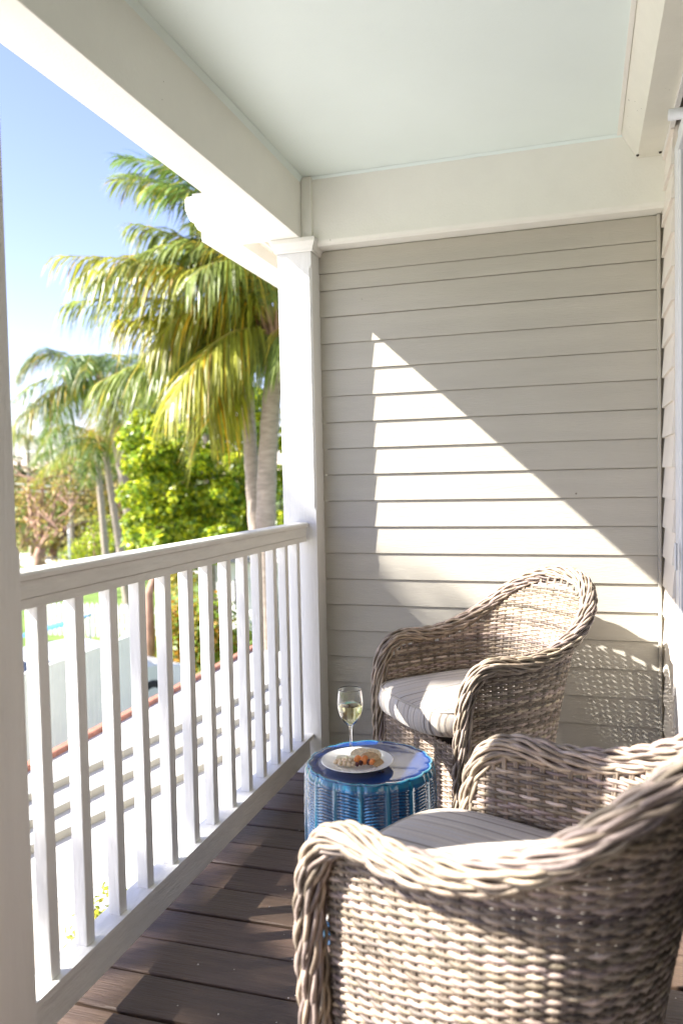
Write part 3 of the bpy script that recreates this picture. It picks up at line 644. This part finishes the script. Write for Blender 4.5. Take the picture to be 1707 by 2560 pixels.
# right palm: crown partly behind the corner column
c1=A(690,862)
f1=[(A(560,470),A(240,700,10.2),1.1,G_),(A(600,640,10.6),A(150,640,10.0),1.2,Yl),(A(560,760,10.3),A(420,1010,9.8),1.1,Yl),(A(640,420,11.2),A(300,395,11),.55,(.8,1,1)),
    (A(640,520,12),A(480,560,12.6),.9,Dk),(A(700,500,11.5),A(800,420,11.8),.8,G_),(A(800,600),A(1000,700,10.6),1.0,G_),(A(780,780,10),A(900,1000,9.5),1.0,G_),
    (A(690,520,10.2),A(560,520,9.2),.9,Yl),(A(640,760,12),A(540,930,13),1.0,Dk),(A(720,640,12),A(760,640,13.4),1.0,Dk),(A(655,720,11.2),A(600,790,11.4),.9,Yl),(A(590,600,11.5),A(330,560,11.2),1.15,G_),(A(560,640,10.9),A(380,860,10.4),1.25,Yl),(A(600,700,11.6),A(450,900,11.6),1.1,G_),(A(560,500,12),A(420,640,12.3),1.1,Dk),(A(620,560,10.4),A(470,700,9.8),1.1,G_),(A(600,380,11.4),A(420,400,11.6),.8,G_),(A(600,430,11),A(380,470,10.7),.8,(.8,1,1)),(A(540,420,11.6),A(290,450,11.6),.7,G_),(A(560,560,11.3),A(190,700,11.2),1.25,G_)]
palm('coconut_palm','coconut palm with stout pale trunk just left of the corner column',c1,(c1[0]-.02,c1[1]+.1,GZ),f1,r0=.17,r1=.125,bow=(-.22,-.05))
c1b=A(612,900,11.6)
f1b=[(A(540,760,11.4),A(300,800,11),1.2,Yl),(A(500,820,11),A(240,960,10.6),1.2,G_),(A(560,660,12),A(330,640,12),1.0,Yl),(A(570,900,11.3),A(520,1060,11),1.1,Yl),(A(600,820,12.2),A(500,900,13),1.,Dk),(A(640,760,11),A(700,900,10.5),1,G_),(A(520,700,11.5),A(170,760,11.2),1.2,G_),(A(500,760,12),A(330,930,12.2),1.1,Dk),(A(580,700,12.4),A(430,780,13),1.0,G_)]
palm('coconut_palm','thinner grey trunked coconut palm leaning beside the stout one, left of the corner column',c1b,(c1[0]-.30,c1[1]+.3,GZ),f1b,r0=.13,r1=.095,bow=(-.02,0))
def ring(c,n,R,h,rs,lo=-.5,hi=1.0,tones=((.7,.8,.7),(1.2,1.,.5),Dk,(.6,.75,.6))):
    out=[]
    for i in range(n):
        a=2*PI*i/n+rs.uniform(-.25,.25); e=rs.uniform(lo,hi); d=np.array([math.cos(a),math.sin(a),0])
        P1=c+d*R*.5+np.array([0,0,(.25+.55*max(e,0))*h]); P2=c+d*R*(1.0-.25*max(e,0))+np.array([0,0,(e*.6-.35)*h])
        out.append((P1,P2,rs.uniform(.8,1.2),tones[i%len(tones)]))
    return out
r2=np.random.RandomState(5)
c2_=A(265,975,23); b2=A(332,1330,23)
palm('coconut_palm','coconut palm in the middle distance with a full drooping crown above three slim trunks',c2_,(b2[0]+.2,b2[1],GZ),ring(c2_,25,3.0,2.4,r2,lo=-.8,tones=((.6,.75,.6),Dk,(1.1,.9,.5),(.5,.65,.6))),r0=.17,r1=.12,bow=(.15,0),n=56,L=1.05)
c2c=A(262,1120,26); palm('coconut_palm','slim leaning palm trunk in the middle of the distant palm group',c2c,(*A(318,1330,26)[:2],GZ),ring(c2c,9,2.2,1.8,r2),r0=.14,r1=.10,n=36,L=.8)
c2b=A(240,1100,30); palm('coconut_palm','slimmest pale palm trunk on the left of the distant palm group',c2b,(*A(268,1300,30)[:2],GZ),ring(c2b,9,2.3,1.8,r2),r0=.15,r1=.10,n=36,L=.8)
c3=A(515,965,20); palm('coconut_palm','palm crown rising behind the bright green round leaved tree',c3,(*A(520,1200,20)[:2],GZ),ring(c3,13,2.1,1.9,r2),r0=.15,r1=.10,n=40,L=.8)
c4=A(70,1105,48); palm('coconut_palm','small distant palm low on the horizon beside the left post',c4,(*A(75,1200,48)[:2],GZ),ring(c4,11,2.6,2,r2),n=22,L=.9)
c5=A(175,1160,42); palm('coconut_palm','squat distant palm between the left post and the palm group',c5,(*A(178,1250,42)[:2],GZ),ring(c5,11,2.6,1.8,r2,tones=(Dk,G_)),n=22,L=.9)
# palm outside the picture on the left that throws the dappled shade
def shade_palm(lab,cq,cc,cx,fr,seed):
    rr=np.random.RandomState(seed)
    def P(q,c,x): return np.array([x,q+.44*x,c-.939*x])
    cs=P(cq,cc,cx); fs=[]
    for (q,c,dx) in fr:
        e=P(q,c,cx+dx); m=(cs+e)/2+np.array([0,0,.35]); fs.append((m,e,.8,G_))
    palm('coconut_palm',lab,cs,(cs[0]-.6,cs[1]-.3,GZ),fs,r0=.17,r1=.12,n=78,L=.62,rs=rr)
shade_palm('tall coconut palm outside the view whose fronds dapple the siding',3.2,-1.95,-8.1,[(3.7,.02,.4),(2.95,.42,0),(3.1,.30,-.5),(3.35,.30,-.4),(4.6,-.5,0),(2.2,-.05,.3),(1.9,-.6,0),(5.0,-1.0,0),(4.1,-2.4,.4),(2.4,-2.4,-.3),(1.5,-1.6,.2),(3.35,-.2,1.2)],9)
shade_palm('second tall coconut palm outside the view shading the near armchair',-.55,1.05,-7.2,[(.7,1.15,.4),(.95,.75,0),(.9,.35,-.2),(.5,-.1,.2),(.1,-.6,0),(.75,1.5,0),(.2,2.0,.4),(-1.0,2.4,0),(-1.9,1.6,0),(-2.0,.4,.3),(-1.2,-.6,0),(1.05,.95,.8),(.6,.6,1.0)],12)

# ---- bright round leaved tree
r4=np.random.RandomState(3); cl=[]
out=[(335,1100),(360,1060),(400,1075),(430,1040),(470,1010),(505,985),(545,950),(575,965),(600,1010),(630,1000),(650,1060),
     (340,1160),(380,1140),(420,1120),(460,1090),(500,1070),(540,1040),(580,1060),(610,1090),(650,1130),
     (330,1230),(370,1215),(410,1200),(450,1180),(500,1150),(545,1130),(590,1150),(630,1190),(660,1230),
     (335,1300),(345,1355),(380,1290),(420,1275),(460,1250),(510,1240),(560,1220),(600,1240),(640,1290),
     (365,1380),(400,1350),(440,1340),(480,1320),(530,1310),(580,1300),(620,1340),(420,1400),(480,1395),(540,1380),(600,1370),(560,1350),(500,1360),(690,1200),(700,1100),(690,1300)]
for x,y in out: 
    d=17.5+r4.uniform(-.9,1.1)+(.6 if r4.rand()<.25 else 0); cl.append((A(x+r4.uniform(-8,8),y+r4.uniform(-8,8),d),np.array([.35,.35,.29])*r4.uniform(.8,1.2)))
for _ in range(26): cl.append((A(r4.uniform(380,640),r4.uniform(1130,1380),18.8),np.array([.6,.6,.5])))
tb=A(376,1600,17.5); leafy('round_leaved_tree','bright yellow green round leaved tree in front of the palms, left of the corner column','tree',cl,MLB,.088,[(1,1,1),(1.5,1.25,.9),(.8,.9,1),(1.7,1.35,.8),(.4,.5,.6)],trunk=[([(tb[0],tb[1],GZ),(tb[0],tb[1],-1.2),(tb[0]+.1,tb[1]+.6,-.2)],[.13,.10,.08])],dens=290)
# ---- gumbo limbo with reddish bark
gb=A(100,1415,34); gx0,gy0=gb[0],gb[1]
br=[]; gc=[]
r5=np.random.RandomState(8)
fork=A(103,1370,34)
br.append(([(gx0,gy0,GZ),(gx0,gy0,fork[2]-.3),tuple(fork)],[.32,.24,.2]))
for (x,y) in [(60,1290),(85,1240),(110,1200),(140,1250),(165,1320),(70,1200),(150,1330),(120,1280),(180,1270),(60,1350)]:
    p=A(x,y,34+r5.uniform(-1.6,1.6)); mid=(fork+p)/2+np.array([r5.uniform(-.2,.2),0,.15]); br.append((crom([fork,mid,p],6),np.linspace(.13,.035,13)))
    for _ in range(5):
        q=p+r5.normal(size=3)*np.array([1.2,1.2,.8])+np.array([0,0,.6]); br.append(([p*.6+fork*.4,p,q],[.05,.035,.012])); gc.append((q,np.array([.55,.55,.4])*r5.uniform(.7,1.3)))
leafy('gumbo_limbo_tree','bare branched tree with reddish bark and sparse orange tinged leaves beside the left post','tree',gc,MLR,.085,[(1,1,1),(1.4,1.2,.6),(.8,1.3,.6),(1.2,.95,.8)],trunk=br,tm=MBK,dens=42)
# ---- shrubs and hedge plants
def shrub(px,py,d,R,label,m,tones=G1,size=.06,n=420,h=None,name='shrub'):
    c=A(px,py,d); cl=[(c+np.array([r4.uniform(-.5,.5)*R,r4.uniform(-.5,.5)*R,r4.uniform(-.5,.45)*(h or R)]),np.array([R*.6,R*.6,(h or R)*.55])) for _ in range(7)]
    leafy(name,label,'shrub',cl,m,size,tones,dens=n/7*1.6,trunk=[([(c[0],c[1],GZ),tuple(c)],[.06,.03])])
shrub(235,1335,38,1.6,'rounded green shrub beyond the left end of the railing',MLB,size=.09)
shrub(195,1395,38,1.2,'yellow green shrub just above the top rail near the left post',MLB,size=.08,tones=[(1.6,1.3,.8),(1,1,1)])
shrub(270,1325,42,2.1,'dark olive shrub in front of the distant palm trunks',MLD,size=.10)
shrub(262,1275,44,1.4,'sunny yellow topped shrub left of the palm trunks',MLY,size=.09)
shrub(505,1575,16.6,.75,'tall yellow orange croton shrub seen between the balusters',MLY,size=.075,h=1.15,n=1100,tones=[(1,1,1),(1.2,.7,.5),(.6,1.0,.7),(.5,.9,.8)])
shrub(440,1590,17.0,.6,'orange tipped croton shrub left of the taller croton',MLY,size=.075,h=1.0,n=800,tones=[(1.2,.7,.4),(1,1,.8),(.5,.9,.8)])
shrub(560,1610,17.6,.75,'dark green shrub behind the crotons by the white cottage',MLB,size=.06,h=.8,tones=[(.5,.6,.8),(.9,.9,.9)])
shrub(606,1600,18.5,.8,'bright green shrub below the cottage window',MLB,size=.06,h=.7)
shrub(238,2312,3.30,.19,'low yellow green shrub beside the near edge of the terrace',MLY,size=.02,n=420,h=.24,tones=[(1,1.1,.6),(.7,1,.7)])
shrub(450,1432,22,.8,'yellow leaved shrub just under the top rail',MLY,size=.06,n=500)
# ---- distant tree line
r6=np.random.RandomState(21)
kinds=[('broad dull green tree in the far tree line','dull'),('olive brown tree in the far tree line','brown'),('deep green tree in the far tree line','green')]
TL=['just right of the left post','behind the gumbo limbo tree','left of the squat distant palm','behind the squat distant palm','left of the slim palm trunks','behind the slim palm trunks','beside the bright tree','low behind the gumbo limbo branches','low left of the yellow topped shrub','low behind the yellow topped shrub','low right of the slim palm trunks','behind the left edge of the bright tree','behind the middle of the bright tree','behind the right side of the bright tree','behind the stout palm trunk','hidden behind the left post','left of the post and outside the view','furthest left outside the view']
k=0
for (x,y,d,R) in [(60,1235,60,3.2),(110,1215,66,3.5),(150,1225,58,3.2),(200,1205,64,3.4),(245,1190,60,3.6),(300,1180,58,3.8),(345,1175,62,3.8),(130,1260,48,2.6),(190,1250,50,2.8),(245,1240,46,2.6),(300,1240,44,3.0),(400,1190,60,4),(470,1190,60,4),(540,1190,58,4),(620,1190,56,4),(30,1240,70,4),(-60,1230,70,5),(-160,1230,72,5)]:
    c=A(x,y,d); cl=[(c+r6.normal(size=3)*np.array([.55,.55,.32])*R,np.array([.55,.55,.45])*R*r6.uniform(.5,.9)) for _ in range(9)]
    for _ in range(4): cl.append((c+np.array([r6.uniform(-.7,.7)*R,r6.uniform(-.5,.5)*R,-.7*R]),np.array([.6,.6,.5])*R))
    m=[MLD,MLR,MLD][k%3]; tn=[[(1,1.1,.9),(.8,.9,.9),(1.4,1.3,1)],[(1,1.1,1),(.8,.8,.8),(1.2,1.2,.8)],[(.7,.9,.8),(1,1.1,.8)]][k%3]
    leafy('distant_tree',kinds[k%3][0]+', '+TL[k],'tree',cl,m,.26,tn,group='trees of the far tree line',dens=130,trunk=[([(c[0],c[1],GZ),tuple(c)],[.25,.12])]); k+=1
# ---- small white cottage beyond the crotons
ct=thing('white_cottage','white cottage wall with one dark window seen between the far balusters','building')
q=A(575,1480,23); X0,Yc=q[0],q[1]
B(X0-1.0,X0+4,Yc,Yc+3,GZ,q[2]+.95,'wall',MFE,ct)
for i in range(12): B(X0-1.01,X0+4.01,Yc-.02,Yc,GZ+.3+.2*i,GZ+.485+.2*i,'plank',MFE,ct)
wn=B(X0+.12,X0+.62,Yc-.05,Yc-.021,q[2]-.45,q[2]+.42,'window',MFE,ct)
B(X0+.17,X0+.57,Yc-.06,Yc-.0505,q[2]-.40,q[2]+.37,'pane',MDG,wn)
MB().add([(X0-1.3,Yc-.3,q[2]+.95),(X0+4.3,Yc-.3,q[2]+.95),(X0+4.3,Yc+1.5,q[2]+1.5),(X0-1.3,Yc+1.5,q[2]+1.5),(X0-1.3,Yc-.3,q[2]+.88),(X0+4.3,Yc-.3,q[2]+.88),(X0+4.3,Yc+1.5,q[2]+1.4),(X0-1.3,Yc+1.5,q[2]+1.4)],[(0,1,2,3),(7,6,5,4),(0,4,5,1),(1,5,6,2),(2,6,7,3),(3,7,4,0)]).obj('roof',MSH,ct)
# ---- parked car behind the fence
def car(loc,rz,label):
    t=thing('parked_car',label,'car',loc,rz)
    pr=[(-2.1,.35),(-2.15,.62),(-2.0,.85),(-1.35,.93),(-.75,1.38),(.75,1.40),(1.45,.95),(2.1,.82),(2.18,.55),(2.1,.32)]
    def sec(pr,hw,inset):
        n=len(pr); v=[(x,-hw+ (inset if z>1 else 0),z) for x,z in pr]+[(x,hw-(inset if z>1 else 0),z) for x,z in pr]
        return v,[tuple(range(n)),tuple(range(2*n-1,n-1,-1))]+[(i,n+i,n+(i+1)%n,(i+1)%n) for i in range(n)]
    v,f=sec(pr,.86,.16); MB().add(v,f).obj('body',MCP,t,bevel=.04)
    for sg in (-1,1):
        MB().add([(-1.15,sg*.845,.98),(1.2,sg*.845,.98),(.68,sg*.74,1.33),(-.68,sg*.74,1.33)],[(0,1,2,3)]).obj('side_window',MDG,t)
        for x in (-1.35,1.35):
            wv=MB(); a=np.linspace(0,2*PI,20,endpoint=False)
            wv.grid(np.stack([np.stack([x+r*np.cos(a),np.full(20,sg*y),.33+r*np.sin(a)],1) for r,y in ((.02,.88),(.2,.89),(.31,.9),(.33,.86),(.33,.7))]),wrap=True); wh=wv.obj('wheel',MTY,t,True)
            hv=MB(); hv.grid(np.stack([np.stack([x+r*np.cos(a),np.full(20,sg*y),.33+r*np.sin(a)],1) for r,y in ((.01,.905),(.19,.902))]),wrap=True); hv.obj('rim',MCP,wh)
    MB().add([(-1.30,-.66,.985),(-1.30,.66,.985),(-.82,.62,1.35),(-.82,-.62,1.35)],[(0,1,2,3)]).obj('rear_window',MDG,t)
    MB().add([(1.42,.66,.99),(1.42,-.66,.99),(.82,-.62,1.36),(.82,.62,1.36)],[(0,1,2,3)]).obj('windscreen',MDG,t)
    for y in (-.6,.6): B(2.14,2.19,y-.16,y+.16,.62,.74,'headlight',MAL,t,bevel=.01)
    return t
car((A(150,1630,14.2)[0],A(150,1630,14.2)[1],GZ+.012),1.15,'silver parked car half hidden behind the tall white board fence')
bc=A(150,1560,21); aw=MB(); aw.add([(bc[0]-1.2,bc[1]-.5,bc[2]-.35),(bc[0]+.6,bc[1]-.5,bc[2]+.12),(bc[0]+.6,bc[1]+.6,bc[2]+.2),(bc[0]-1.2,bc[1]+.6,bc[2]-.27),(bc[0]-1.2,bc[1]-.5,bc[2]-.40),(bc[0]+.6,bc[1]-.5,bc[2]+.07),(bc[0]+.6,bc[1]+.6,bc[2]+.15),(bc[0]-1.2,bc[1]+.6,bc[2]-.32)],[(0,1,2,3),(7,6,5,4),(0,4,5,1),(1,5,6,2),(2,6,7,3),(3,7,4,0)])
sh=thing('sun_shade','sloping blue canvas shade on slim posts beside the driveway','sun shade'); aw.obj('canopy',MBL,sh)
for dx in (-1.15,.55): 
    for dy in (-.45,.55): B(bc[0]+dx-.02,bc[0]+dx+.02,bc[1]+dy-.02,bc[1]+dy+.02,GZ,bc[2]+(-.38 if dx<0 else .06),'post',MAL,sh)
uc=A(307,1365,38); ub=thing('utility_cabinet','dark green utility cabinet with a pale plate beyond the top rail','cabinet')
B(uc[0]-.3,uc[0]+.3,uc[1]-.25,uc[1]+.25,GZ,uc[2]+.35,'body',MGC,ub,bevel=.02); B(uc[0]-.12,uc[0]+.16,uc[1]-.262,uc[1]-.251,uc[2]-.1,uc[2]+.18,'plate',MAL,ub)
lp=A(175,1400,36); pz=A(175,1310,36)[2]; pp_=thing('sign_post','slim white post standing on the lawn beside the gumbo limbo tree','post'); MB().tube([(lp[0],lp[1],GZ),(lp[0],lp[1],pz)],.05,8).obj('pole',MAL,pp_,True); MB().lathe([(0,.06),(.06,.03),(.07,0)],10,(lp[0],lp[1],pz)).obj('cap',MAL,pp_)
# overhead wires
for i,(ya,yb) in enumerate(((1120,1098),(1197,1204),(1212,1216))):
    a=A(-100,ya,45); b=A(720,yb,45); k=np.linspace(0,1,20)[:,None]; P=a+(b-a)*k; P[:,2]-=(.5*np.sin(PI*k[:,0])); tag(MB().tube(P,.022,5).obj('overhead_wire',MAL),['topmost overhead wire crossing behind the palms','middle overhead wire in front of the far trees','lowest overhead wire in front of the far trees'][i],'wire')
pm=A(358,1500,13); palm('coconut_palm','short slim palm trunk standing just behind the balusters by the driveway',(pm[0],pm[1],A(358,1330,13.)[2]),(pm[0],pm[1],GZ),[],r0=.12,r1=.10) if False else None
